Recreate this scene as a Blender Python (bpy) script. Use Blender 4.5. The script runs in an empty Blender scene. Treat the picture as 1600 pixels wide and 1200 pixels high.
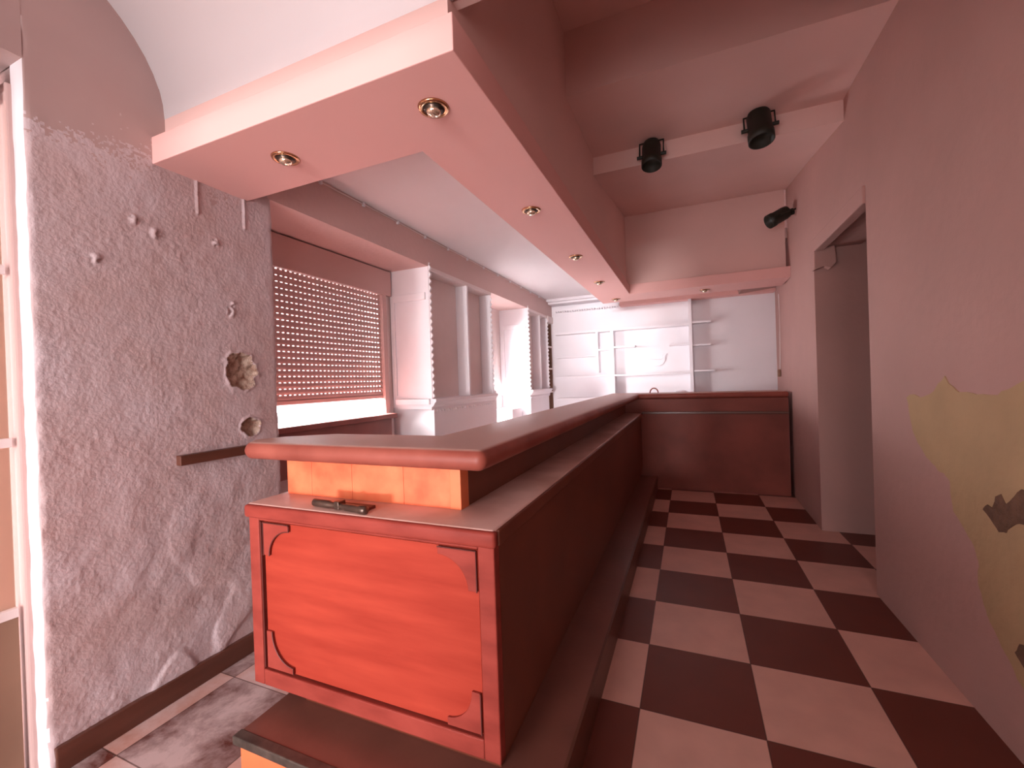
import bpy, bmesh, math, random
from mathutils import Vector, Matrix, noise
random.seed(7)
S = bpy.context.scene
COL = S.collection
# ------------------------------------------------------------------ camera
H = 1.25
FPX, YAW, PITCH, ROLL = 665.73, 0.393417, -0.0053579, 0.0340565
cy, sy = math.cos(YAW), math.sin(YAW)
F = Vector((-sy*math.cos(PITCH), cy*math.cos(PITCH), math.sin(PITCH)))
R0 = Vector((cy, sy, 0)); U0 = R0.cross(F)
R = math.cos(ROLL)*R0 - math.sin(ROLL)*U0
U = math.sin(ROLL)*R0 + math.cos(ROLL)*U0
cd = bpy.data.cameras.new('camera'); cam = bpy.data.objects.new('camera', cd); COL.objects.link(cam)
cd.sensor_width = 36; cd.lens = FPX/1600*36; cd.clip_start = 0.02
M = Matrix((R, U, -F)).transposed().to_4x4(); M.translation = Vector((0, 0, H)); cam.matrix_world = M
S.camera = cam
# ------------------------------------------------------------------ world, light, exposure
W = bpy.data.worlds.new('sky'); S.world = W; W.use_nodes = True
W.node_tree.nodes['Background'].inputs[0].default_value = (0.93, 0.95, 1.0, 1)
W.node_tree.nodes['Background'].inputs[1].default_value = 2.2
S.view_settings.view_transform = 'Standard'; S.view_settings.look = 'None'
S.view_settings.exposure = 0.0; S.view_settings.gamma = 1.0; S.view_settings.use_curve_mapping = False

def area(name, loc, direction, sx, sz, power, color, spread=180):
    l = bpy.data.lights.new(name, 'AREA'); l.shape = 'RECTANGLE'; l.size = sx; l.size_y = sz
    l.energy = power; l.color = color; l.spread = math.radians(spread)
    o = bpy.data.objects.new(name, l); COL.objects.link(o); o.location = loc
    o.rotation_euler = Vector(direction).to_track_quat('-Z', 'Z').to_euler()
    return o
# sunlit street far outside the street door behind the camera
area('street_daylight', (-1.0, -40, -0.6), (0, 1, 0.045), 7.0, 2.2, 680, (1.0, 0.93, 0.94), 40)
# daylight through the street door opening
area('door_daylight', (-1.2, -1.78, 1.05), (-0.45, 1, -0.25), 1.0, 1.9, 46, (1.0, 0.9, 0.9), 130)
# added fill light behind the viewer on the corridor side, with no opening there
area('corridor_fill', (0.35, -1.70, 1.4), (-0.1, 1, -0.05), 0.9, 1.3, 12, (1.0, 0.84, 0.82), 120)
# daylight falling in at the side door of the second bay, and onto the window under the roller shutter
area('bay_daylight', (-2.50, 4.66, 1.1), (0.8, -0.1, -0.42), 0.66, 1.7, 92, (1.0, 0.95, 0.97), 150)
area('shutter_daylight', (-3.3, 2.4, 2.6), (1, 0, -1.1), 3.0, 2.0, 2000, (1.0, 0.97, 0.98), 170)

# ------------------------------------------------------------------ materials
def mat(name, rgb, rough=0.6, metal=0.0, var=0.0, vscale=3.0, bump=0.0, bscale=60.0, stretch=None, rgb2=None, spec=None):
    m = bpy.data.materials.new(name); m.use_nodes = True; nt = m.node_tree; b = nt.nodes['Principled BSDF']
    b.inputs['Roughness'].default_value = rough; b.inputs['Metallic'].default_value = metal
    b.inputs['Base Color'].default_value = (*rgb, 1)
    if spec is not None: b.inputs['Specular IOR Level'].default_value = spec
    tc = nt.nodes.new('ShaderNodeTexCoord'); mp = nt.nodes.new('ShaderNodeMapping'); nt.links.new(tc.outputs['Object'], mp.inputs[0])
    if stretch: mp.inputs['Scale'].default_value = stretch
    if var > 0 or rgb2:
        n = nt.nodes.new('ShaderNodeTexNoise'); n.inputs['Scale'].default_value = vscale; n.inputs['Detail'].default_value = 7
        nt.links.new(mp.outputs[0], n.inputs['Vector'])
        cr = nt.nodes.new('ShaderNodeValToRGB'); cr.color_ramp.elements[0].position = 0.32; cr.color_ramp.elements[1].position = 0.68
        a = rgb2 if rgb2 else tuple(max(0, c*(1-var)) for c in rgb)
        cr.color_ramp.elements[0].color = (*a, 1); cr.color_ramp.elements[1].color = (*rgb, 1)
        nt.links.new(n.outputs['Fac'], cr.inputs[0]); nt.links.new(cr.outputs[0], b.inputs['Base Color'])
    if bump > 0:
        n2 = nt.nodes.new('ShaderNodeTexNoise'); n2.inputs['Scale'].default_value = bscale; n2.inputs['Detail'].default_value = 5
        nt.links.new(tc.outputs['Object'], n2.inputs['Vector'])
        bp = nt.nodes.new('ShaderNodeBump'); bp.inputs['Strength'].default_value = 1; bp.inputs['Distance'].default_value = bump
        nt.links.new(n2.outputs['Fac'], bp.inputs['Height']); nt.links.new(bp.outputs[0], b.inputs['Normal'])
    return m

MT = {}
MT['plaster_pink'] = mat('plaster_pink', (0.68, 0.48, 0.45), 0.8, var=0.07, vscale=1.3, bump=0.002, bscale=30)
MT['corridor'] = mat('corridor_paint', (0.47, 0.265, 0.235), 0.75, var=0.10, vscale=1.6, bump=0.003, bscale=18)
MT['stucco'] = mat('stucco', (0.53, 0.39, 0.38), 0.6, rgb2=(0.60, 0.50, 0.52), vscale=3.5, bump=0.0026, bscale=75)
MT['upper_wall'] = mat('upper_wall_shaded_paint', (0.50, 0.355, 0.335), 0.75, var=0.1, vscale=2.5)  # smooth upper paint, darkened in colour for the shadow of the door head
MT['white_paint'] = mat('white_paint', (0.88, 0.84, 0.87), 0.6, var=0.03, vscale=3)
MT['niche_paint'] = mat('niche_paint', (0.84, 0.72, 0.70), 0.7, var=0.08, vscale=3)
MT['ceil'] = mat('ceiling_paint', (0.88, 0.84, 0.85), 0.8, var=0.03, vscale=2)
MT['bulkhead'] = mat('bulkhead_paint', (0.80, 0.54, 0.49), 0.75, var=0.06, vscale=1.6)
MT['ledge'] = mat('dusty_ledge_wood', (0.64, 0.40, 0.35), 0.5, rgb2=(0.46, 0.25, 0.20), vscale=5)
MT['return_wood'] = mat('return_wood', (0.27, 0.07, 0.05), 0.5, var=0.3, vscale=3, spec=0.2)
MT['soffit'] = mat('soffit_paint', (0.82, 0.46, 0.42), 0.65, var=0.03, vscale=2)
MT['bar_wood'] = mat('bar_wood', (0.37, 0.048, 0.027), 0.6, rgb2=(0.28, 0.030, 0.017), vscale=2.2, stretch=(1.2, 1.2, 9), spec=0.12)
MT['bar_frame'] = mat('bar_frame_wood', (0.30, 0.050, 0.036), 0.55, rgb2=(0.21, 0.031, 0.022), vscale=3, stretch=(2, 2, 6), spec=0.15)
MT['top_wood'] = mat('worktop_wood', (0.32, 0.085, 0.060), 0.45, rgb2=(0.21, 0.045, 0.031), vscale=5, spec=0.3)
MT['peach'] = mat('peach_board', (0.78, 0.20, 0.08), 0.6, rgb2=(0.72, 0.10, 0.035), vscale=9)
MT['post_wood'] = mat('post_wood', (0.80, 0.19, 0.07), 0.5, var=0.2, vscale=6)
MT['groove'] = mat('groove_dark', (0.10, 0.015, 0.01), 0.6)
MT['dark_wood'] = mat('dark_wood', (0.13, 0.045, 0.028), 0.35, var=0.3, vscale=3, stretch=(1, 1, 6))
MT['side_wood_shaded'] = mat('side_wood_shaded', (0.17, 0.042, 0.020), 0.45, var=0.3, vscale=2.5)  # bar wood of the side faces, darkened to hold their shade
MT['sill_wood'] = mat('sill_wood', (0.36, 0.13, 0.11), 0.5, var=0.2, vscale=4)
MT['brown'] = mat('brown_board', (0.30, 0.17, 0.11), 0.7, var=0.2, vscale=3)
MT['platform'] = mat('platform_top', (0.20, 0.075, 0.055), 0.3, var=0.25, vscale=4, bump=0.001, bscale=20)
MT['nosing'] = mat('nosing_metal', (0.16, 0.13, 0.11), 0.35, metal=0.6, var=0.5, vscale=25)
MT['black'] = mat('black_metal', (0.012, 0.013, 0.007), 0.55)
MT['brass'] = mat('brass', (0.62, 0.36, 0.20), 0.18, metal=1.0)
MT['bulb'] = mat('bulb_glass', (0.85, 0.72, 0.55), 0.08, metal=0.9)
MT['shutter'] = mat('shutter_slats', (0.66, 0.45, 0.42), 0.5, var=0.05, vscale=3)
MT['old_plaster'] = mat('old_yellow_plaster', (0.47, 0.31, 0.17), 0.85, var=0.12, vscale=4, bump=0.003, bscale=25)
MT['hole'] = mat('crumbled_masonry', (0.17, 0.085, 0.05), 0.95, var=0.4, vscale=18, bump=0.01, bscale=40)
MT['rubble'] = mat('crumbled_plaster', (0.60, 0.47, 0.38), 0.9, rgb2=(0.30, 0.18, 0.13), vscale=28, bump=0.01, bscale=70)
MT['pale_glass'] = mat('pale_glass', (0.80, 0.62, 0.50), 0.3)
MT['steel'] = mat('aged_steel', (0.14, 0.09, 0.07), 0.35, metal=0.7, var=0.4, vscale=30)
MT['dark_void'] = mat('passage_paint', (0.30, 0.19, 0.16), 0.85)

def floor_mat():
    m = bpy.data.materials.new('checker_tiles'); m.use_nodes = True; nt = m.node_tree; b = nt.nodes['Principled BSDF']; L = nt.links
    tc = nt.nodes.new('ShaderNodeTexCoord'); mp = nt.nodes.new('ShaderNodeMapping'); L.new(tc.outputs['Object'], mp.inputs[0])
    T = 0.4165
    mp.inputs['Location'].default_value = (0.207/T, -1.650/T, 0.5); mp.inputs['Scale'].default_value = (1/T, 1/T, 0.0001)
    ck = nt.nodes.new('ShaderNodeTexChecker'); ck.inputs['Scale'].default_value = 1
    ck.inputs['Color2'].default_value = (0.13, 0.025, 0.013, 1); ck.inputs['Color1'].default_value = (0.66, 0.37, 0.30, 1)
    L.new(mp.outputs[0], ck.inputs['Vector'])
    n = nt.nodes.new('ShaderNodeTexNoise'); n.inputs['Scale'].default_value = 6; n.inputs['Detail'].default_value = 8; L.new(tc.outputs['Object'], n.inputs[0])
    r = nt.nodes.new('ShaderNodeValToRGB'); r.color_ramp.elements[0].color = (0.72, 0.72, 0.72, 1); r.color_ramp.elements[1].color = (1.1, 1.1, 1.1, 1)
    L.new(n.outputs['Fac'], r.inputs[0])
    mx = nt.nodes.new('ShaderNodeMixRGB'); mx.blend_type = 'MULTIPLY'; mx.inputs[0].default_value = 1; L.new(ck.outputs[0], mx.inputs[1]); L.new(r.outputs[0], mx.inputs[2])
    # plaster dust along the foot of the stucco wall, floor glare painted in
    sp = nt.nodes.new('ShaderNodeSeparateXYZ'); L.new(tc.outputs['Object'], sp.inputs[0])
    n2 = nt.nodes.new('ShaderNodeTexNoise'); n2.inputs['Scale'].default_value = 5; n2.inputs['Detail'].default_value = 11; n2.inputs['Roughness'].default_value = 0.68; n2.inputs['Distortion'].default_value = 0.2; L.new(tc.outputs['Object'], n2.inputs[0])
    r2 = nt.nodes.new('ShaderNodeValToRGB'); r2.color_ramp.elements[0].position = 0.36; r2.color_ramp.elements[1].position = 0.62; L.new(n2.outputs['Fac'], r2.inputs[0])
    lt = nt.nodes.new('ShaderNodeMapRange'); lt.inputs[1].default_value = -1.25; lt.inputs[2].default_value = -1.55; L.new(sp.outputs[0], lt.inputs[0])
    mu = nt.nodes.new('ShaderNodeMath'); mu.operation = 'MULTIPLY'; L.new(r2.outputs[0], mu.inputs[0]); L.new(lt.outputs[0], mu.inputs[1])
    mu2 = nt.nodes.new('ShaderNodeMath'); mu2.operation = 'MULTIPLY'; mu2.inputs[1].default_value = 0.75; L.new(mu.outputs[0], mu2.inputs[0])
    mx2 = nt.nodes.new('ShaderNodeMixRGB'); mx2.inputs[2].default_value = (0.80, 0.66, 0.65, 1); L.new(mu2.outputs[0], mx2.inputs[0]); L.new(mx.outputs[0], mx2.inputs[1])
    # thin dark joints
    br = nt.nodes.new('ShaderNodeTexBrick'); br.offset = 0; br.squash = 1
    br.inputs['Scale'].default_value = 1; br.inputs['Mortar Size'].default_value = 0.006; br.inputs['Mortar Smooth'].default_value = 0.2
    br.inputs['Brick Width'].default_value = 1; br.inputs['Row Height'].default_value = 1
    br.inputs['Color1'].default_value = (1, 1, 1, 1); br.inputs['Color2'].default_value = (1, 1, 1, 1); br.inputs['Mortar'].default_value = (0.35, 0.3, 0.28, 1)
    L.new(mp.outputs[0], br.inputs['Vector'])
    mx3 = nt.nodes.new('ShaderNodeMixRGB'); mx3.blend_type = 'MULTIPLY'; mx3.inputs[0].default_value = 1; L.new(mx2.outputs[0], mx3.inputs[1]); L.new(br.outputs['Color'], mx3.inputs[2])
    L.new(mx3.outputs[0], b.inputs['Base Color'])
    b.inputs['Roughness'].default_value = 0.42
    return m
MT['floor'] = floor_mat()
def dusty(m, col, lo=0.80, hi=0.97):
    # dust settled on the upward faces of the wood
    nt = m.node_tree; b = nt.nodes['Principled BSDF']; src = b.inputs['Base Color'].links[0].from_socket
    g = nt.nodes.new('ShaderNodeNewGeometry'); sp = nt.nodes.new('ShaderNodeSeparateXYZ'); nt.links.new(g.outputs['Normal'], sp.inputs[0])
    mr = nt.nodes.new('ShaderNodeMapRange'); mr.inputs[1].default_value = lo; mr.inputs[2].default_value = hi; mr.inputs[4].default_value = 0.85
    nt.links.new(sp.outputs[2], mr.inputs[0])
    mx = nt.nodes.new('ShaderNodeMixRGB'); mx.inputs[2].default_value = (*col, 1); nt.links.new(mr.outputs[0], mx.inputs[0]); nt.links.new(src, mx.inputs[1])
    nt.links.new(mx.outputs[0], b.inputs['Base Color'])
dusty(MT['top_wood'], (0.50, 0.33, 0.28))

# ------------------------------------------------------------------ mesh helpers
class MB:
    def __init__(s): s.b = bmesh.new()
    def box(s, x0, x1, y0, y1, z0, z1):
        v = [s.b.verts.new(p) for p in ((x0,y0,z0),(x1,y0,z0),(x1,y1,z0),(x0,y1,z0),(x0,y0,z1),(x1,y0,z1),(x1,y1,z1),(x0,y1,z1))]
        for f in ((0,3,2,1),(4,5,6,7),(0,1,5,4),(1,2,6,5),(2,3,7,6),(3,0,4,7)): s.b.faces.new([v[i] for i in f])
        return s
    def prism(s, pts, axis, a, c):
        """pts 2D outline in the plane across axis, extruded a..c along it"""
        def P(p, t): return {0: (t, p[0], p[1]), 1: (p[0], t, p[1]), 2: (p[0], p[1], t)}[axis]
        A = [s.b.verts.new(P(p, a)) for p in pts]; B = [s.b.verts.new(P(p, c)) for p in pts]
        n = len(pts); s.b.faces.new(A); s.b.faces.new(B[::-1])
        for i in range(n): s.b.faces.new((A[i], B[i], B[(i+1) % n], A[(i+1) % n]))
        return s
    def lathe(s, prof, loc, axis=(0,0,1), n=28, cap=True):
        """prof list of (r, h) around axis"""
        q = Vector(axis).normalized().to_track_quat('Z', 'Y'); loc = Vector(loc); rings = []
        for r, h in prof:
            rings.append([s.b.verts.new(loc + q @ Vector((r*math.cos(2*math.pi*k/n), r*math.sin(2*math.pi*k/n), h))) for k in range(n)])
        for a, c in zip(rings, rings[1:]):
            for k in range(n): s.b.faces.new((a[k], a[(k+1) % n], c[(k+1) % n], c[k]))
        if cap: s.b.faces.new(rings[0][::-1]); s.b.faces.new(rings[-1])
        return s
    def tube(s, pts, r, n=8):
        pts = [Vector(p) for p in pts]
        rings = []
        for i, p in enumerate(pts):
            d = (pts[min(i+1, len(pts)-1)] - pts[max(i-1, 0)]).normalized(); q = d.to_track_quat('Z', 'Y')
            rings.append([s.b.verts.new(p + q @ Vector((r*math.cos(2*math.pi*k/n), r*math.sin(2*math.pi*k/n), 0))) for k in range(n)])
        for a, c in zip(rings, rings[1:]):
            for k in range(n): s.b.faces.new((a[k], a[(k+1) % n], c[(k+1) % n], c[k]))
        s.b.faces.new(rings[0][::-1]); s.b.faces.new(rings[-1])
        return s
    def build(s, name, m, parent=None, bevel=0, seg=2, smooth=False, label=None):
        bmesh.ops.recalc_face_normals(s.b, faces=s.b.faces[:])
        me = bpy.data.meshes.new(name); s.b.to_mesh(me); s.b.free()
        if isinstance(m, str): m = MT[m]
        me.materials.append(m)
        if smooth:
            for p in me.polygons: p.use_smooth = True
        o = bpy.data.objects.new(name, me); COL.objects.link(o)
        if parent: o.parent = parent; o.matrix_parent_inverse = Matrix.Translation(-parent.location) if parent.type == 'EMPTY' else Matrix()
        if bevel:
            bv = o.modifiers.new('bevel', 'BEVEL'); bv.width = bevel; bv.segments = seg; bv.limit_method = 'ANGLE'; bv.angle_limit = math.radians(40)
            if smooth is None or seg > 2:
                for p in me.polygons: p.use_smooth = True
        if label: o['label'] = label
        return o
def thing(name, label, cat, loc=(0,0,0), group=None):
    o = bpy.data.objects.new(name, None); COL.objects.link(o); o.location = loc; o.empty_display_size = 0.05
    o['label'] = label; o['category'] = cat
    if group: o['group'] = group
    return o
def struct(o, label=None):
    o['kind'] = 'structure'
    if label: o['label'] = label
    return o
def copy_tree(o, off, label, parent=None):
    c = o.copy(); COL.objects.link(c)
    if parent is None:
        c.location = o.location + Vector(off); c['label'] = label
    else: c.parent = parent; c.matrix_parent_inverse = o.matrix_parent_inverse.copy()
    for ch in list(o.children):
        copy_tree(ch, off, None, c)
    return c

XL, XR = -1.975, 0.93          # stucco pier face, corridor wall
XS = -2.37                     # plane of the roller shutter and bay walls
YB = 6.5                       # far wall
ZC, ZB = 2.48, 2.235           # ceiling over the bar, underside of the beam over the bays

# ------------------------------------------------------------------ setting
struct(MB().box(-2.9, 2.3, -2.0, YB+0.2, -0.2, 0).build('floor', 'floor'), 'dark red and pinkish beige checkerboard tiled floor')
struct(MB().box(XS-0.2, -0.93, 1.9, YB, 0, 0.012).build('floor_bounce_slab', 'ceil'), 'unseen pale slab added over the floor behind the bar to bounce light')  # pale slab added out of view, bounces light up to the ceiling
# corridor wall with doorway
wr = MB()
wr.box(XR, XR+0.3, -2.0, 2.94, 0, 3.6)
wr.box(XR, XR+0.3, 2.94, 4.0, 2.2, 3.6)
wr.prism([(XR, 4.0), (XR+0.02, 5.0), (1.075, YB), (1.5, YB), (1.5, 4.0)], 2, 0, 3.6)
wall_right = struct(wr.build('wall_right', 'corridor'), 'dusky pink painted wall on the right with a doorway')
struct(MB().box(XR-0.014, XR+0.05, 2.94, 4.0, 2.17, 2.27).build('door_1', 'corridor', bevel=0.006), 'painted head trim over the doorway in the right wall')
stub = MB(); 
stub.prism([(XR-0.015, 2.03), (XR+0.05, 2.05), (XR+0.09, 2.03), (XR+0.13, 2.07), (XR+0.12, 2.2), (XR-0.015, 2.2)], 1, 3.93, 4.0)
struct(stub.build('trim_1', 'corridor', bevel=0.006), 'broken stub of door frame left at the top far corner of the doorway')
# passage behind the doorway
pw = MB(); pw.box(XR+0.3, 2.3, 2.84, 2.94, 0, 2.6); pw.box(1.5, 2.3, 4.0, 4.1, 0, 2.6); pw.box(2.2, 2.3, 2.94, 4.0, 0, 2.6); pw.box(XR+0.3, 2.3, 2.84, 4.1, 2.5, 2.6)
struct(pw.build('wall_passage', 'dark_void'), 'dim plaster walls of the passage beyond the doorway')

# exposed yellow plaster patch and crumbled holes on the corridor wall
pt = [(2.515,1.115),(2.46,1.135),(2.38,1.12),(2.28,1.15),(2.235,1.19),(2.197,1.215),(2.17,1.185),(2.101,1.155),(2.0,1.15),(1.883,1.155),(1.80,1.19),(1.6,1.26),(1.35,1.2),(1.2,0.9),(1.25,0.5),(1.5,0.2),(1.78,0.20),(1.81,0.25),(1.88,0.31),(1.944,0.361),(1.99,0.42),(2.018,0.48),(2.01,0.54),(2.031,0.602),(2.10,0.65),(2.166,0.696),(2.175,0.76),(2.182,0.809),(2.26,0.83),(2.352,0.869),(2.42,0.92),(2.464,0.968),(2.49,1.04)]
def rough_outline(pts, amp, sub=4):
    out = []
    n = len(pts)
    for i in range(n):
        a = Vector(pts[i]); b_ = Vector(pts[(i+1) % n])
        for k in range(sub):
            p = a.lerp(b_, k/sub); w = noise.noise_vector(Vector((p.x*30, p.y*30, 3.1)))*amp
            out.append((p.x+w.x, p.y+w.y))
    return out
MB().prism(rough_outline(pt, 0.008), 0, XR-0.0035, XR+0.002).build('exposed_plaster', 'old_plaster', wall_right, label='exposed old yellow plaster patch with ragged edge')
h1 = [(1.975,0.75),(1.95,0.775),(1.925,0.775),(1.905,0.815),(1.88,0.83),(1.86,0.80),(1.83,0.83),(1.785,0.868),(1.70,0.88),(1.68,0.80),(1.73,0.76),(1.789,0.765),(1.83,0.745),(1.86,0.71),(1.892,0.705),(1.92,0.725)]
MB().prism(rough_outline(h1, 0.008, 3), 0, XR-0.006, XR+0.002).build('wall_hole', 'hole', wall_right, label='dark ragged hole in the yellow plaster')
h2 = [(1.835,0.345),(1.81,0.385),(1.77,0.39),(1.74,0.34),(1.79,0.315)]
MB().prism(rough_outline(h2, 0.006, 3), 0, XR-0.006, XR+0.002).build('wall_hole', 'hole', wall_right, label='small dark hole near the foot of the yellow plaster')

# stucco pier: displaced plaster skin on a core
def pier():
    y0, y1, z0, z1 = 0.69, 1.58, 0.0, 2.5
    ny, nz = 170, 476
    b = bmesh.new(); g = []
    holes = [(1.385, 1.345, 0.075, 0.085), (1.425, 1.075, 0.045, 0.045)]
    nicks = [(1.05, 1.90, 0.02), (0.98, 1.93, 0.018), (1.35, 1.62, 0.022), (1.29, 1.93, 0.018), (1.36, 1.66, 0.012), (0.86, 1.75, 0.018)]
    for i in range(nz+1):
        z = z0 + (z1-z0)*i/nz; row = []
        for j in range(ny+1):
            y = y0 + (y1-y0)*j/ny
            rough = 1 - min(1, max(0, (z-1.98 + 0.16*noise.noise(Vector((y*5, z*5, 1))) - 0.28*(y-0.69))/0.22))
            rect = 1.215 < y < 1.432 and z > 2.03
            if rect: rough = 0.03
            p = Vector((y, z, 0))
            cs = 0.35+0.65*min(1, max(0, 0.5+1.6*noise.noise(Vector((y*4, z*4, 12)))))
            d = 0.0016*noise.noise(p*20) + cs*(0.0016*max(-0.1, noise.noise(p*48)) + 0.0016*max(0, noise.noise(p*85)))
            # blisters and flakes
            fl = noise.noise(Vector((y*5.5+2*noise.noise(p*4)*0.35, z*3.1 - y*3.0, 7.7)))
            k = max(0, 1-z/0.85)
            st = 0.5+0.5*math.tanh((fl-0.02)*22)
            d += k*(0.020*st*(0.55+0.5*fl) - 0.006)
            d += max(0, 1-z/1.5)*0.006*noise.noise(p*9)
            d = d*rough + (0.002*noise.noise(p*6))*(1-rough)
            for (hy, hz, a) in nicks:
                r = math.hypot((y-hy), (z-hz)*0.8)/a
                if r < 1: d += 0.010*(1-r*r)*(1 if noise.noise(p*60) > -0.1 else -0.6)
            for (hy, hz, a, c) in holes:
                w = 0.28*noise.noise(Vector((y*28, z*28, 4)))
                r = math.hypot((y-hy)/a, (z-hz)/c) + w
                if r < 1: d = -0.028*(1-r**4) + 0.012*noise.noise(p*55) + 0.004*noise.noise(p*150)
                elif r < 1.25: d += 0.007*(1.25-r)/0.25
            # raised edges of the bare rectangle
            if z > 2.035 and (abs(y-1.215) < 0.006 or abs(y-1.432) < 0.006): d += 0.006
            # ragged vertical arrises
            e = min(y-y0, y1-y)
            if e < 0.012: d -= 0.010*(1-e/0.012) * (0.6+0.8*noise.noise(Vector((z*18, y, 2)))) * (0.3+0.7*rough)
            yy = y + (0.0025*noise.noise(Vector((z*16, y*2, 9))) * (0.2+0.8*rough) if j in (0, ny) else 0)
            row.append(b.verts.new((XL+d, yy, z)))
        g.append(row)
    # return the skin along both reveals
    for row in g:
        for idx, xb in ((0, -2.06), (-1, XS-0.12)):
            v = row[idx]; nv = b.verts.new((xb, v.co.y, v.co.z))
            if idx == 0: row.insert(0, nv)
            else: row.append(nv)
    for i in range(nz):
        for j in range(len(g[0])-1):
            b.faces.new((g[i][j], g[i][j+1], g[i+1][j+1], g[i+1][j]))
    me = bpy.data.meshes.new('wall_left'); 
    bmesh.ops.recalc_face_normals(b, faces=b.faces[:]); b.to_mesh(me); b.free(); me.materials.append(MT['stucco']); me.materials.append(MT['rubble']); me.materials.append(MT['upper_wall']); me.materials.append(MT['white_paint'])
    for p in me.polygons:
        p.use_smooth = True
        c = p.center
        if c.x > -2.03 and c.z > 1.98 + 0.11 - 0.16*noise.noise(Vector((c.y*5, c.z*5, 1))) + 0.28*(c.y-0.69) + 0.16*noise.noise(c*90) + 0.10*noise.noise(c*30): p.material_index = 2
        if c.y < 0.697 and c.x < XL-0.012: p.material_index = 3
        for (hy, hz, a, cc) in holes:
            w = 0.28*noise.noise(Vector((c.y*28, c.z*28, 4)))
            if c.x > -2.02 and math.hypot((c.y-hy)/a, (c.z-hz)/cc) + w < 1.03: p.material_index = 1
    o = bpy.data.objects.new('wall_left', me); COL.objects.link(o)
    o['label'] = 'rough blistered stucco wall pier left of the bar'
    return struct(o)
wall_left = pier()
# upper part above the skin and the wall before the doorway on the left
wl = MB()
wl.box(-2.5, XL-0.001, 0.69, 1.58, 2.495, 3.6)
wl.box(-2.48, -2.06, 0.694, 1.57, 0, 2.5)
wl.box(-2.5, XL, -2.0, 0.0, 0, 3.6)
wl.box(-2.5, XL, 0.0, 0.69, 2.36, 3.6)
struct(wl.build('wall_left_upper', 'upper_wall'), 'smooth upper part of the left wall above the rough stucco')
struct(MB().box(XL-0.02, XL+0.016, 0.70, 1.575, 0, 0.088).build('baseboard_left', 'dark_wood', bevel=0.004), 'dark brown baseboard under the stucco wall')

# left doorway: frame and half glazed leaf
df = thing('door_2', 'half-glazed door with pinkish stiles at the left edge', 'door', (-2.1, 0.3, 0)); 
del df['category']; df['kind'] = 'structure'
MB().box(-2.13, -2.056, 0.675, 0.695, 0, 2.30).build('door_frame', 'plaster_pink', df, bevel=0.006)
MB().box(-2.13, -2.056, 0.0, 0.664, 2.26, 2.33).build('door_frame', 'niche_paint', df, bevel=0.006)
MB().box(-2.11, -2.075, 0.0, 0.06, 0.0, 2.26).build('door_stile', 'niche_paint', df, bevel=0.006)
MB().box(-2.105, -2.068, 0.06, 0.662, 0.0, 0.53).build('door_panel', 'brown', df)
for z in (0.53, 1.09, 1.66, 2.225): MB().box(-2.11, -2.066, 0.06, 0.662, z, z+0.03).build('glazing_bar', 'niche_paint', df)
gl = bpy.data.materials.new('frosted_glass'); gl.use_nodes = True; gb = gl.node_tree.nodes['Principled BSDF']
gb.inputs['Base Color'].default_value = (0.55, 0.40, 0.31, 1); gb.inputs['Transmission Weight'].default_value = 0.9; gb.inputs['Roughness'].default_value = 0.55; gb.inputs['IOR'].default_value = 1.1
MT['frosted'] = gl
MB().box(-2.09, -2.084, 0.06, 0.662, 0.55, 2.24).build('glass_pane', 'frosted', df)

# bay walls behind the bar
bw = MB()
bw.box(XS-0.25, XS-0.02, 3.0, 4.30, 0, 2.7); bw.box(XS-0.25, XS-0.02, 5.02, YB+0.2, 0, 2.7)
bw.box(XS-0.25, XS-0.02, 4.30, 5.02, 2.02, 2.7)
bw.box(XS-0.25, XS-0.02, 1.58, 3.0, 0, 0.93)           # below the shutter
bw.box(XS-0.25, XS-0.02, 1.58, 3.0, 2.20, 2.7)
struct(bw.build('wall_left_bays', 'niche_paint'), 'pink plaster wall of the bays behind the bar')
struct(MB().box(XS-0.25, XL, 1.56, YB+0.1, ZB, 2.75).build('ceiling_beam', 'plaster_pink'), 'long plaster beam above the shutter and hutches')
sill = MB(); sill.box(XS-0.25, XS+0.13, 1.58, 2.90, 0.985, 1.022)
struct(sill.build('window_sill_wood', 'sill_wood', bevel=0.005), 'reddish wooden sill below the roller shutter')
struct(MB().box(XS-0.02, XS+0.10, 1.58, 2.86, 0.70, 0.985).build('trim_2', 'sill_wood', bevel=0.004), 'reddish wooden apron below the window sill')
# far wall
struct(MB().box(-2.6, 1.5, YB, YB+0.2, 0, 3.6).build('wall_back', 'white_paint'), 'white far wall carrying the shelving')
struct(MB().box(-2.6, 2.3, -2.1, -1.8, 2.12, 3.6).box(-2.6, -1.85, -2.1, -1.8, 0, 2.12).box(-0.52, 2.3, -2.1, -1.8, 0, 2.12).build('wall_front', 'plaster_pink'), 'wall with the street door opening behind the viewer')
# ceiling over the bar, bulkhead, cove
struct(MB().box(XL-0.3, -0.63, 1.12, YB+0.1, ZC, ZC+0.3).build('ceiling', 'ceil'), 'pale pinkish flat ceiling above the bar')
cv = MB(); prof = [(1.10, 2.385)]
for k in range(1, 15):
    a = math.pi/2*k/14; prof.append((1.10-0.62*(1-math.cos(a)), 2.385+0.50*math.sin(a)))
prof += [(-2.0, 2.885), (-2.0, 3.0), (1.12, 3.0), (1.12, 2.385)]
cov = cv.prism(prof, 0, XL-0.1, XR+0.05).build('ceiling_cove', 'ceil'); struct(cov, 'pale curved cove ceiling in front of the soffit')
for p in cov.data.polygons: p.use_smooth = len(p.vertices) == 4 and abs(p.normal.x) < .5 and p.center.y > 0.47 and p.center.z < 2.89
bh = MB(); bh.box(-0.66, -0.62, 1.139, 5.0, 2.27, 3.6); bh.box(XL, -0.62, 1.10, 1.14, 2.27, 2.40); bh.box(-0.66, XR+0.05, 1.13, 1.16, 2.39, 3.6)
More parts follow.
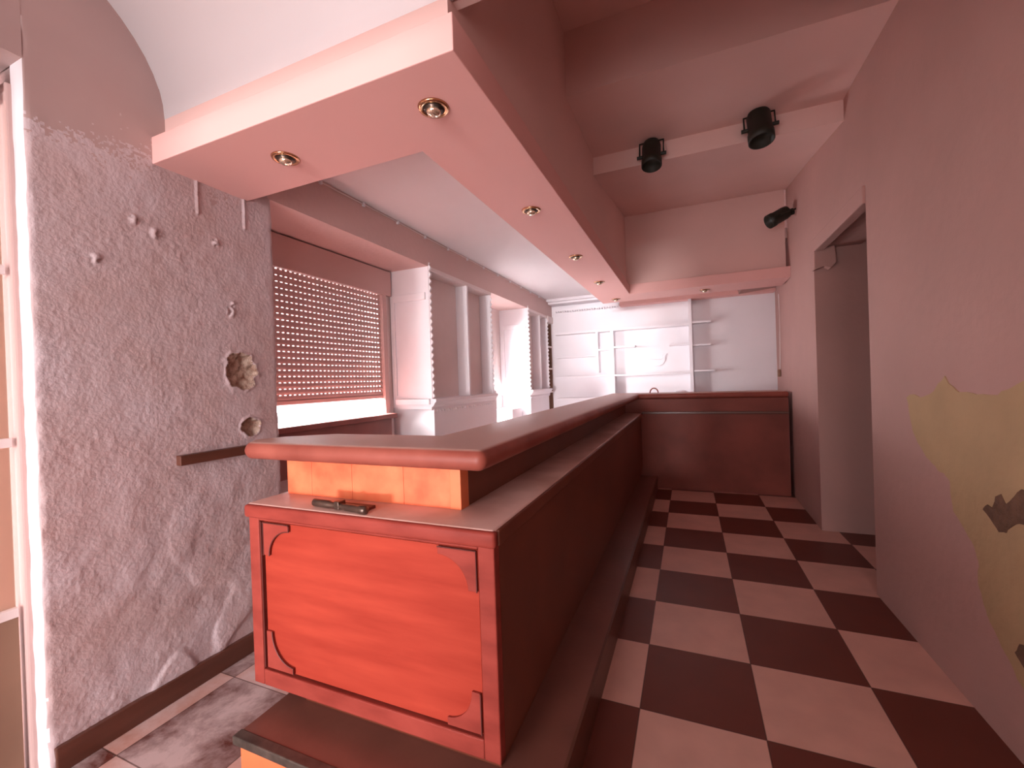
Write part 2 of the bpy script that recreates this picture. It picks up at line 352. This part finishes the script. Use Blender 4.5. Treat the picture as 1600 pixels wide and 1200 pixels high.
bh.box(-0.66, XR, 5.0, 5.04, 2.27, 3.6); bh.box(-0.66, 1.2, 5.04, YB, 2.60, 2.7)
struct(bh.build('wall_bulkhead', 'bulkhead'), 'pink bulkhead wall rising from the soffit to the corridor ceiling')
cc = MB(); cc.box(-0.66, XR+0.1, -2.0, 2.476, 3.30, 3.6)
cc.prism([(2.476, 3.6), (2.476, 2.92), (3.24, 2.92), (3.24, 2.79), (5.02, 3.08), (5.02, 3.6)], 0, -0.66, XR+0.1)
struct(cc.build('ceiling_corridor', 'bulkhead'), 'stepped and sloping dusky pink corridor ceiling')
struct(MB().box(-0.90, 1.06, 6.34, YB, 2.30, 2.62).box(-0.90, 1.06, 5.3, YB, 2.50, 2.62).build('ceiling_downstand', 'soffit'), 'salmon downstand above the far wall shelving')
# U shaped soffit frame
so = MB(); so.prism([(XL-0.02, 1.05), (-0.579, 1.05), (-0.579, 4.90), (XR+0.02, 4.90), (XR+0.02, 5.34), (-0.955, 5.34), (-0.955, 1.452), (XL-0.02, 1.452)], 2, 2.18, 2.288)
soffit = struct(so.build('ceiling_soffit', 'soffit', bevel=0.003), 'salmon pink dropped soffit frame with brass spotlights over the bar')
MB().prism([(0.60, 2.50), (0.60, 2.33), (0.66, 2.25), (1.05, 2.25), (1.05, 2.50)], 1, 6.1, 6.34).build('ceiling_bracket', 'corridor', soffit) if False else struct(MB().prism([(0.58, 2.55), (0.64, 2.30), (1.06, 2.34), (1.06, 2.55)], 1, 5.9, 6.34).build('trim_3', 'corridor'), 'slanted plaster haunch by the far right ceiling corner')
# roof slab to keep the sky out
struct(MB().box(-2.7, 2.4, -2.2, YB+0.3, 3.58, 3.7).build('ceiling_slab', 'plaster_pink'))
# crown moulding on the far wall
cm = MB(); cm.box(-1.96, -0.92, YB-0.30, YB, 2.44, ZC); cm.box(-1.96, -0.92, YB-0.24, YB, 2.41, 2.44)
struct(cm.build('trim_4', 'white_paint', bevel=0.004), 'white crown moulding under the ceiling on the far wall')
cm = MB(); cm.box(-1.90, -0.92, YB-0.11, YB, 2.315, 2.35)
dp = [(-1.90, 2.33)]
for k in range(26):
    a_ = -1.90+k*0.0375; dp += [(a_, 2.30), (a_+0.019, 2.30), (a_+0.019, 2.318), (a_+0.0375, 2.318)]
dp += [(-0.92, 2.33)]
cm.prism(dp, 1, YB-0.105, YB)
struct(cm.build('trim_5', 'white_paint'), 'lower white moulding with small dentils on the far wall')

# ------------------------------------------------------------------ raised platform under the bar
pf = thing('bar_platform', 'low brown platform the bar stands on, above the checker tiles', 'platform', (-0.9, 2.5, 0))
MB().box(-1.38, -0.362, 0.93, 4.98, 0.125, 0.143).build('platform_top', 'platform', pf)
MB().box(-1.372, -0.355, 0.915, 4.98, 0, 0.125).build('riser', 'post_wood', pf, label='orange wooden riser')
nz_ = MB(); nz_.box(-1.385, -0.352, 0.897, 0.93, 0.118, 0.146); nz_.build('nosing', 'nosing', pf, bevel=0.003, label='worn grey metal step nosing')
MB().box(-0.362, -0.352, 0.93, 4.98, 0.0, 0.144).build('side_riser_shaded', 'dark_wood', pf)  # side of the riser in darker wood, its shade put into the colour

# ------------------------------------------------------------------ bar
bar = thing('bar_counter', 'long reddish wooden bar with raised countertop and orange-red end panel', 'bar counter', (-0.9, 1.4, 0.143))
ZP = 0.143
MB().box(-1.29, -0.53, 1.10, 1.38, ZP, 0.215).box(-0.92, -0.53, 1.38, 5.02, ZP, 0.215).build('plinth', 'side_wood_shaded', bar)
# end cabinet carcass
MB().box(-1.465, -0.51, 1.075, 1.40, 0.205, 0.80).build('end_carcass', 'bar_frame', bar, bevel=0.002)
MB().box(-0.92, -0.512, 1.40, 5.02, 0.205, 0.80).box(-0.511, -0.504, 1.077, 1.402, 0.207, 0.80).build('side_panel', 'side_wood_shaded', bar, label='dark shaded long side of the bar')
# front frame rails and stiles
fr = MB(); fr.box(-1.47, -1.42, 1.04, 1.076, 0.206, 0.80); fr.box(-0.552, -0.502, 1.04, 1.076, 0.206, 0.80)
fr.box(-1.42, -0.552, 1.04, 1.076, 0.79, 0.80); fr.box(-1.42, -0.552, 1.04, 1.076, 0.206, 0.262)
fr.build('panel_frame', 'bar_frame', bar, bevel=0.004, label='darker red frame around the end panel')
MB().box(-1.42, -0.552, 1.066, 1.076, 0.262, 0.79).build('groove', 'groove', bar)
MB().box(-1.409, -0.557, 1.052, 1.068, 0.268, 0.785).build('end_panel', 'bar_wood', bar, bevel=0.002, label='bright orange-red veneered end panel')
def spandrel(x, z, dx, dz, w, h):
    pts = [(x, z), (x+dx*w, z), (x+dx*w, z+dz*0.012)]
    x1, z1 = x+dx*0.028, z+dz*(h); cx_, cz_ = x+dx*w, z+dz*h
    for k in range(0, 11):
        a = math.pi/2*k/10
        pts.append((cx_-dx*(w-0.028)*math.sin(a), cz_-dz*(h-0.022)*math.cos(a)))
    pts.append((x, z+dz*h))
    sp_ = MB().prism(pts, 1, 1.044, 1.053).build('corner_bracket', 'bar_frame', bar, bevel=0.002, label='thin curved corner bracket')
    # dark joint lines round the bracket
    return sp_
def joint(pts):
    MB().tube(pts, 0.0022, 6).build('joint_line', 'groove', bar)
for (x, z, dx, dz, w, h) in ((-1.405, 0.783, 1, -1, 0.125, 0.115), (-0.560, 0.783, -1, -1, 0.125, 0.115), (-1.405, 0.270, 1, 1, 0.125, 0.13), (-0.560, 0.270, -1, 1, 0.11, 0.115)):
    spandrel(x, z, dx, dz, w, h)
    arc = [(x+dx*w - dx*(w-0.028)*math.sin(math.pi/2*k/10), 1.0435, z+dz*h - dz*(h-0.022)*math.cos(math.pi/2*k/10)) for k in range(11)]
    if dx > 0: joint([(x+dx*w, 1.0435, z+dz*0.002), *arc])
    if not (dx > 0 and dz > 0): joint([(x, 1.0435, z+dz*h), (x, 1.0435, z)] + ([(x+dx*w, 1.0435, z)] if dz < 0 else []))
joint([(-1.414, 1.043, 0.27), (-1.414, 1.043, 0.785)])
# ledge slab (lower counter)
MB().box(-1.487, -0.496, 1.033, 1.062, 0.797, 0.843).build('top_rail', 'bar_frame', bar, bevel=0.010, seg=3)
MB().box(-0.505, -0.495, 1.064, 5.02, 0.797, 0.842).build('ledge_edge_shade', 'side_wood_shaded', bar, bevel=0.004)  # dark strip added for the shade along the slab's side edge
lg = MB(); lg.prism([(-1.485, 1.045), (-0.503, 1.045), (-0.503, 5.02), (-0.75, 5.02), (-0.75, 1.40), (-1.485, 1.40)], 2, 0.802, 0.846)
lg.build('ledge', 'ledge', bar, bevel=0.008, seg=3, label='dusty brown ledge below the countertop')
# raised panel under countertop
xs = [-1.452, -1.325, -1.130, -0.905, -0.722]
for a, c in zip(xs, xs[1:]): MB().box(a, c-0.001, 1.19, 1.21, 0.845, 1.0).build('peach_board', 'peach', bar, bevel=0.0012)
MB().box(-0.722, -0.682, 1.186, 1.24, 0.845, 1.0).build('corner_post', 'post_wood', bar, bevel=0.002, label='dark orange corner post')
MB().box(-1.452, -1.444, 1.21, 1.36, 0.845, 1.0).build('board_edge', 'peach', bar)
MB().box(-1.44, -0.70, 1.21, 1.36, 0.846, 0.999).box(-0.86, -0.684, 1.24, 5.02, 0.846, 0.999).build('upper_side_panel', 'side_wood_shaded', bar, label='dark upper side of the bar')
ct = MB()
out = [(-1.50, 1.05), (-0.53, 1.05), (-0.53, 5.0), (XR-0.005, 5.0), (XR-0.005, 5.42), (-0.9, 5.42), (-0.86, 1.36), (-1.34, 1.355), (-1.51, 1.24), (-1.568, 1.13)]
ct.prism(out, 2, 1.0, 1.062)
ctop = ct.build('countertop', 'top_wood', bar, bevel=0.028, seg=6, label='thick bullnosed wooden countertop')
for p in ctop.data.polygons: p.use_smooth = True
# return at the far end
rt = MB(); rt.box(-0.92, XR-0.01, 5.022, 5.38, 0.0, 0.999)
brt = thing('bar_return', 'dark red panelled bar return closing the far end by the right wall', 'bar counter', (0.2, 5.2, 0))
rt.build('front_panel', 'return_wood', brt)
MB().box(-0.50, XR-0.01, 5.005, 5.03, 0.835, 0.86).build('moulding', 'dark_wood', brt, bevel=0.004)

# fallen bolt on the ledge
bt = thing('door_bolt', 'old dark metal bolt lying on the bar ledge', 'bolt', (-1.08, 1.085, 0.845))
MB().lathe([(0.011,0),(0.013,0.003),(0.013,0.075),(0.010,0.08),(0.010,0.15),(0.012,0.155),(0.012,0.215),(0.014,0.22),(0.014,0.245),(0.008,0.25)], (-1.20, 1.085, 0.860), (1, -0.10, -0.004)).build('bolt_rod', 'steel', bt, smooth=True)
MB().box(-1.13, -0.975, 1.078, 1.13, 0.8455, 0.8555).build('bolt_plate', 'groove', bt, bevel=0.002)
MB().box(-1.09, -1.07, 1.062, 1.095, 0.850, 0.876).build('bolt_bracket', 'steel', bt, bevel=0.002)
# little ring on return countertop
rg = MB().tube([(-0.375+0.045*math.cos(t*math.pi/12), 5.18, 1.064+0.055*math.sin(t*math.pi/12)) for t in range(13)], 0.007, 8).build('hoop', 'top_wood', smooth=True)
rg['label'] = 'small reddish hoop standing on the far end of the bar top'; rg['category'] = 'hoop'
# cleat on stucco wall
ck = MB().box(XL-0.004, XL+0.03, 1.095, 1.50, 0.948, 0.99).build('wall_cleat', 'dark_wood', bevel=0.003)
ck['label'] = 'dark wooden cleat fixed to the stucco wall beside the bar top'; ck['category'] = 'cleat'

# ------------------------------------------------------------------ recessed spotlights
def spot(x, y, label, src=None):
    t = thing('recessed_spotlight', label, 'spotlight', (x, y, 2.18), 'brass spotlights in the soffit')
    MB().lathe([(0.036,-0.002),(0.038,-0.007),(0.050,-0.006),(0.053,0.0),(0.036,0.0)], (x, y, 2.18), cap=False).build('trim_ring', 'brass', t, smooth=True)
    MB().lathe([(0.036,-0.006),(0.033,-0.0045),(0.028,-0.0035),(0.012,-0.0028)], (x, y, 2.18), cap=True).build('reflector', 'steel', t, smooth=True)
    MB().lathe([(0.001,-0.028),(0.012,-0.0265),(0.021,-0.022),(0.025,-0.014),(0.023,-0.008),(0.017,-0.003)], (x, y, 2.18), cap=True).build('bulb', 'bulb', t, smooth=True)
    return t
s0 = spot(-1.471, 1.25, 'brass recessed spotlight nearest the stucco wall')
for (x, y, l) in ((-0.766, 1.24, 'brass recessed spotlight at the near corner of the soffit'), (-0.765, 2.20, 'brass recessed spotlight just beyond the corner one, over the long bar'),
    (-0.762, 3.18, 'brass recessed spotlight halfway along the long soffit arm'), (-0.768, 4.13, 'brass recessed spotlight fourth along the soffit from the stucco wall end'),
    (-0.763, 5.12, 'tiny brass recessed spotlight at the far corner of the soffit'), (0.19, 5.12, 'faint recessed spotlight in the far cross arm of the soffit')):
    copy_tree(s0, (x+1.471, y-1.25, 0), l)

# ------------------------------------------------------------------ stage spotlights
def can(c, axis, mount, label, L=0.17, r=0.078):
    t = thing('stage_spotlight', label, 'stage light', c, 'black stage spotlights')
    A = Vector(axis).normalized(); c = Vector(c)
    MB().lathe([(0.03,-L*0.62),(0.055,-L*0.58),(r*0.92,-L*0.42),(r*0.92,L*0.2),(r,L*0.22),(r,L*0.5),(r*0.9,L*0.5),(r*0.88,L*0.3)], c, A, 24).build('can', 'black', t, smooth=True)
    side = A.cross(Vector((0,0,1)) if abs(A.z) < 0.9 else Vector((0,1,0))).normalized()
    m = Vector(mount)
    MB().tube([c+side*(r+0.012), m+side*(r+0.012), m, m-side*(r+0.012), c-side*(r+0.012)], 0.006, 6).build('yoke', 'black', t)
    MB().lathe([(0.012,-r-0.03),(0.012,r+0.03)], c, side, 10).build('pivot_knob', 'black', t)
    MB().lathe([(0.03,-0.012),(0.03,0.012)], m, (m-c).normalized(), 16).build('mount_plate', 'black', t)
can((-0.195, 3.16, 2.80), (0, -0.25, -1), (-0.195, 3.19, 2.91), 'black stage spotlight hanging from the corridor ceiling near the bulkhead', 0.17, 0.068)
can((0.465, 3.14, 2.815), (0.05, -0.2, -1), (0.465, 3.17, 2.912), 'black stage spotlight hanging from the corridor ceiling near the right wall', 0.20, 0.075)
can((0.80, 4.62, 2.69), (-0.85, -0.25, -0.45), (0.92, 4.65, 2.73), 'black stage spotlight on the right wall above the doorway end', 0.17, 0.065)

# ------------------------------------------------------------------ roller shutter
sh = thing('roller_shutter', 'pinkish perforated roller shutter nearly closed over the window', 'roller shutter', (XS, 2.25, 1.16))
def curtain():
    m = MB(); y0, y1 = 1.60, 2.885; z = 1.175; pitch = 0.04; hw, hh, hp = 0.017, 0.006, 0.036
    n = int((y1-y0)/hp)
    x0, x1 = XS-0.008, XS
    while z < 2.04:
        zt = z+pitch-hh
        # slat with slightly rounded face
        m.prism([(x0, z), (x1-0.002, z), (x1+0.002, z+0.008), (x1+0.003, (z+zt)/2), (x1+0.001, zt-0.004), (x1-0.003, zt), (x0, zt)], 1, y0, y1)
        if zt+hh < 2.07:
            for k in range(n+1):
                ya = y0+k*hp; yb = min(y1, ya+hp-hw)
                m.box(x0, x1-0.003, ya, yb, zt, zt+hh)
        z += pitch
    return m.build('curtain', 'shutter', sh)
curtain()
MB().box(XS-0.012, XS+0.006, 1.60, 2.885, 1.150, 1.176).build('bottom_bar', 'shutter', sh, bevel=0.003)
MB().box(XS-0.22, XS+0.03, 1.585, 3.0, 2.015, 2.225).build('shutter_box', 'shutter', sh, bevel=0.004)
MB().box(XS-0.03, XS+0.03, 2.88, 2.93, 1.022, 2.015).build('guide_rail', 'shutter', sh, bevel=0.003)
MB().box(XS-0.03, XS+0.03, 1.582, 1.605, 1.022, 2.015).build('guide_rail', 'shutter', sh, bevel=0.003)
struct(MB().box(XS-0.2, XS+0.0, 2.93, 3.02, 0.0, 2.23).build('trim_6', 'niche_paint', bevel=0.004), 'plaster jamb between the shutter and the first hutch')
struct(MB().box(XS-0.40, XS-0.38, 1.3, 3.4, 1.083, 1.093).build('window_1', 'white_paint'), 'thin pale rail outside the gap under the shutter')

# ------------------------------------------------------------------ hutches behind the bar
def wavy_strip(y, z0, z1, x):
    """carved board edge whose front outline runs in scallops"""
    pts = []; n = 132; w = int((z1-z0)/0.055)
    for k in range(n+1):
        z = z0+(z1-z0)*k/n; pts.append((x+0.010+0.008*math.sin(k/n*math.pi*2*w), z))
    pts += [(x-0.03, z1), (x-0.03, z0)]
    return MB().prism(pts, 1, y-0.009, y+0.009)
def hutch(y0, y1, mid, label):
    t = thing('bar_hutch', label, 'hutch', (XL, (y0+y1)/2, 0), 'white hutches behind the bar')
    top = ZB
    MB().box(XS-0.02, XL, y0, y0+0.03, 1.13, top).build('side_panel', 'white_paint', t, bevel=0.003)
    # raised frame on the camera side of the side panel
    f = MB(); f.box(XS+0.01, XS+0.05, y0-0.018, y0, 1.16, 2.02); f.box(XS+0.05, XL-0.03, y0-0.018, y0, 1.96, 2.02)
    f.build('panel_frame', 'white_paint', t, bevel=0.004)
    for ym in (mid, y1-0.03):
        MB().box(XL-0.125, XL, ym, ym+0.03, 1.13, top-0.03).build('divider', 'white_paint', t, bevel=0.003)
    MB().box(XL-0.145, XL-0.125, y0+0.03, y1, 1.13, top).build('back_board', 'niche_paint', t)
    MB().box(XL-0.125, XL+0.005, y0+0.03, y1, top-0.035, top-0.001).build('top_rail', 'niche_paint', t)
    wavy_strip(y0+0.016, 1.14, top+0.03, XL).build('scalloped_trim', 'white_paint', t)
    wavy_strip(y1-0.014, 1.14, top-0.04, XL).build('scalloped_trim', 'white_paint', t)
    # base with moulded cornice
    MB().box(XS-0.02, XL+0.0, y0+0.02, y1-0.02, 0, 1.06).build('base_cabinet', 'white_paint', t, bevel=0.003)
    pr = [(0.0, 1.035), (0.0, 1.13), (0.055, 1.13), (0.055, 1.105), (0.045, 1.10), (0.03, 1.075), (0.012, 1.06), (0.008, 1.035)]
    c = MB(); c.prism([(XL+a, z) for a, z in pr], 1, y0-0.03, y1); c.box(XS+0.06, XL, y0-0.05, y0+0.02, 1.085, 1.13); c.box(XS+0.06, XL, y0-0.02, y0+0.02, 1.045, 1.085)
    c.box(XS-0.02, XL, y0, y1, 1.06, 1.13)
    c.build('base_moulding', 'white_paint', t, bevel=0.002)
    b = MB(); n = int((y1-y0)/0.045); dp = [(y0, 1.045)]
    for k in range(n): a_ = y0+k*0.045; dp += [(a_, 1.018), (a_+0.024, 1.018), (a_+0.024, 1.034), (a_+0.045, 1.034)]
    dp += [(y0+n*0.045, 1.045)]; b.prism(dp, 0, XL, XL+0.014)
    b.build('dentil_row', 'white_paint', t)
    return t
hutch(3.02, 4.23, 3.68, 'white carved hutch beside the roller shutter')
hutch(5.38, 6.24, 5.88, 'second white carved hutch, farther from the roller shutter')
wb = MB().box(XL-0.13, XL-0.04, 4.27, 4.40, 0.012, 1.16).build('white_box', 'white_paint', bevel=0.02, seg=3)
wb['label'] = 'small white upright box beyond the near hutch base'; wb['category'] = 'box'
struct(MB().box(XS-0.02, XL-0.12, 5.03, 5.38, 0.0, 0.90).build('trim_7', 'white_paint', bevel=0.005), 'white low ledge in the bay between the two hutches')
# brown niche shelves in the far left corner
ns = thing('corner_shelf_unit', 'brown open shelf unit in the far left corner', 'shelf unit', (XL, 6.38, 0))
MB().box(XL-0.16, XL-0.145, 6.26, YB, 0.0, 2.2).build('back_board', 'brown', ns)
MB().box(XL-0.145, XL-0.02, YB-0.03, YB-0.002, 0.0, 2.2).build('side_board', 'brown', ns)
for z in (1.06, 1.42, 1.76): MB().box(XL-0.145, XL, 6.26, YB-0.03, z, z+0.022).build('shelf', 'niche_paint', ns)
struct(MB().box(XL-0.3, XL+0.02, 6.24, YB, 2.14, 2.24).build('trim_8', 'niche_paint', bevel=0.008), 'plaster lintel over the brown corner shelves')
struct(MB().box(XL-0.02, XL+0.12, YB-0.02, YB, 0.0, 2.3).build('trim_9', 'niche_paint'), 'pink corner strip at the left of the far wall') if False else None

# ------------------------------------------------------------------ shelving on the far wall
ws = thing('wall_shelving', 'white open shelving grid across the far wall', 'shelving', (-0.8, YB, 1.0))
def board(name, x0, x1, z0, z1, d=0.16): MB().box(x0, x1, YB-d, YB, z0, z1).build(name, 'white_paint', ws, bevel=0.002)
board('upright', -1.262, -1.228, 1.34, 1.95); board('upright', -1.045, -1.0, 0.0, 1.95); board('upright', 0.02, 0.062, 0.0, 2.30, 0.17)
board('shelf', -1.89, 0.02, 1.945, 1.975); board('shelf', 0.062, 0.30, 1.965, 1.99)
board('shelf', -1.89, -1.262, 1.585, 1.61); board('shelf', -1.228, -1.045, 1.665, 1.695); board('shelf', -1.0, -0.70, 1.69, 1.715)
board('shelf', -0.24, 0.02, 1.68, 1.70, 0.12); board('shelf', 0.062, 0.29, 1.655, 1.68, 0.14)
board('shelf', -1.89, -1.045, 1.28, 1.305); board('shelf', -1.0, 0.02, 1.28, 1.305); board('shelf', 0.062, 0.33, 1.30, 1.325)
board('shelf', -1.89, -1.045, 0.94, 0.97)
# bird shaped relief on the far wall
bd = [(-0.56,1.50),(-0.50,1.515),(-0.42,1.50),(-0.36,1.50),(-0.33,1.52),(-0.34,1.555),(-0.31,1.575),(-0.27,1.585),(-0.285,1.56),(-0.30,1.53),(-0.30,1.48),(-0.33,1.43),(-0.38,1.405),(-0.45,1.40),(-0.50,1.42)]
rl = MB().prism(bd, 1, YB-0.022, YB-0.001).build('bird_relief', 'white_paint', bevel=0.008, seg=3)
rl['label'] = 'small white bird-like relief in the middle of the far wall'; rl['category'] = 'relief'
lb = MB().lathe([(0.03,0),(0.075,0.005),(0.085,0.03),(0.07,0.055),(0.02,0.065)], (-0.09, 5.9, 1.06)).build('white_bowl', 'white_paint', smooth=True)
lb['label'] = 'white bowl shape just showing behind the bar return'; lb['category'] = 'bowl'
lb.location.z = -0.06
bs = MB().box(-0.60, 0.2, 5.75, 6.05, 0.0, 1.0).build('back_counter', 'white_paint', bevel=0.004); bs['label'] = 'white low counter behind the bar return holding the white bowl'; bs['category'] = 'counter'
# cord on far right wall
wc = MB().tube([(1.03,6.0,2.2),(1.035,6.0,1.8),(1.03,6.02,1.45),(1.028,6.03,1.28)], 0.006, 6).build('hanging_cord', 'niche_paint'); wc['label'] = 'pale cord hanging down the right wall at the far end'; wc['category'] = 'cord'
MB().box(1.0, 1.03, 5.99, 6.05, 1.20, 1.29).build('cord_switch', 'brown', wc, bevel=0.008)
# cable with clips along the beam
cb = thing('clipped_cable', 'thin cable clipped along the seam between beam and pale ceiling', 'cable', (XL, 3.5, 2.47))
MB().tube([(XL+0.008, 1.14+k*0.3, 2.465+0.003*math.sin(k*1.7)) for k in range(18)], 0.004, 6).build('cable', 'niche_paint', cb)
for k in range(13): MB().box(XL, XL+0.016, 1.9+k*0.36, 1.915+k*0.36, 2.452, 2.476).build('clip', 'white_paint', cb)
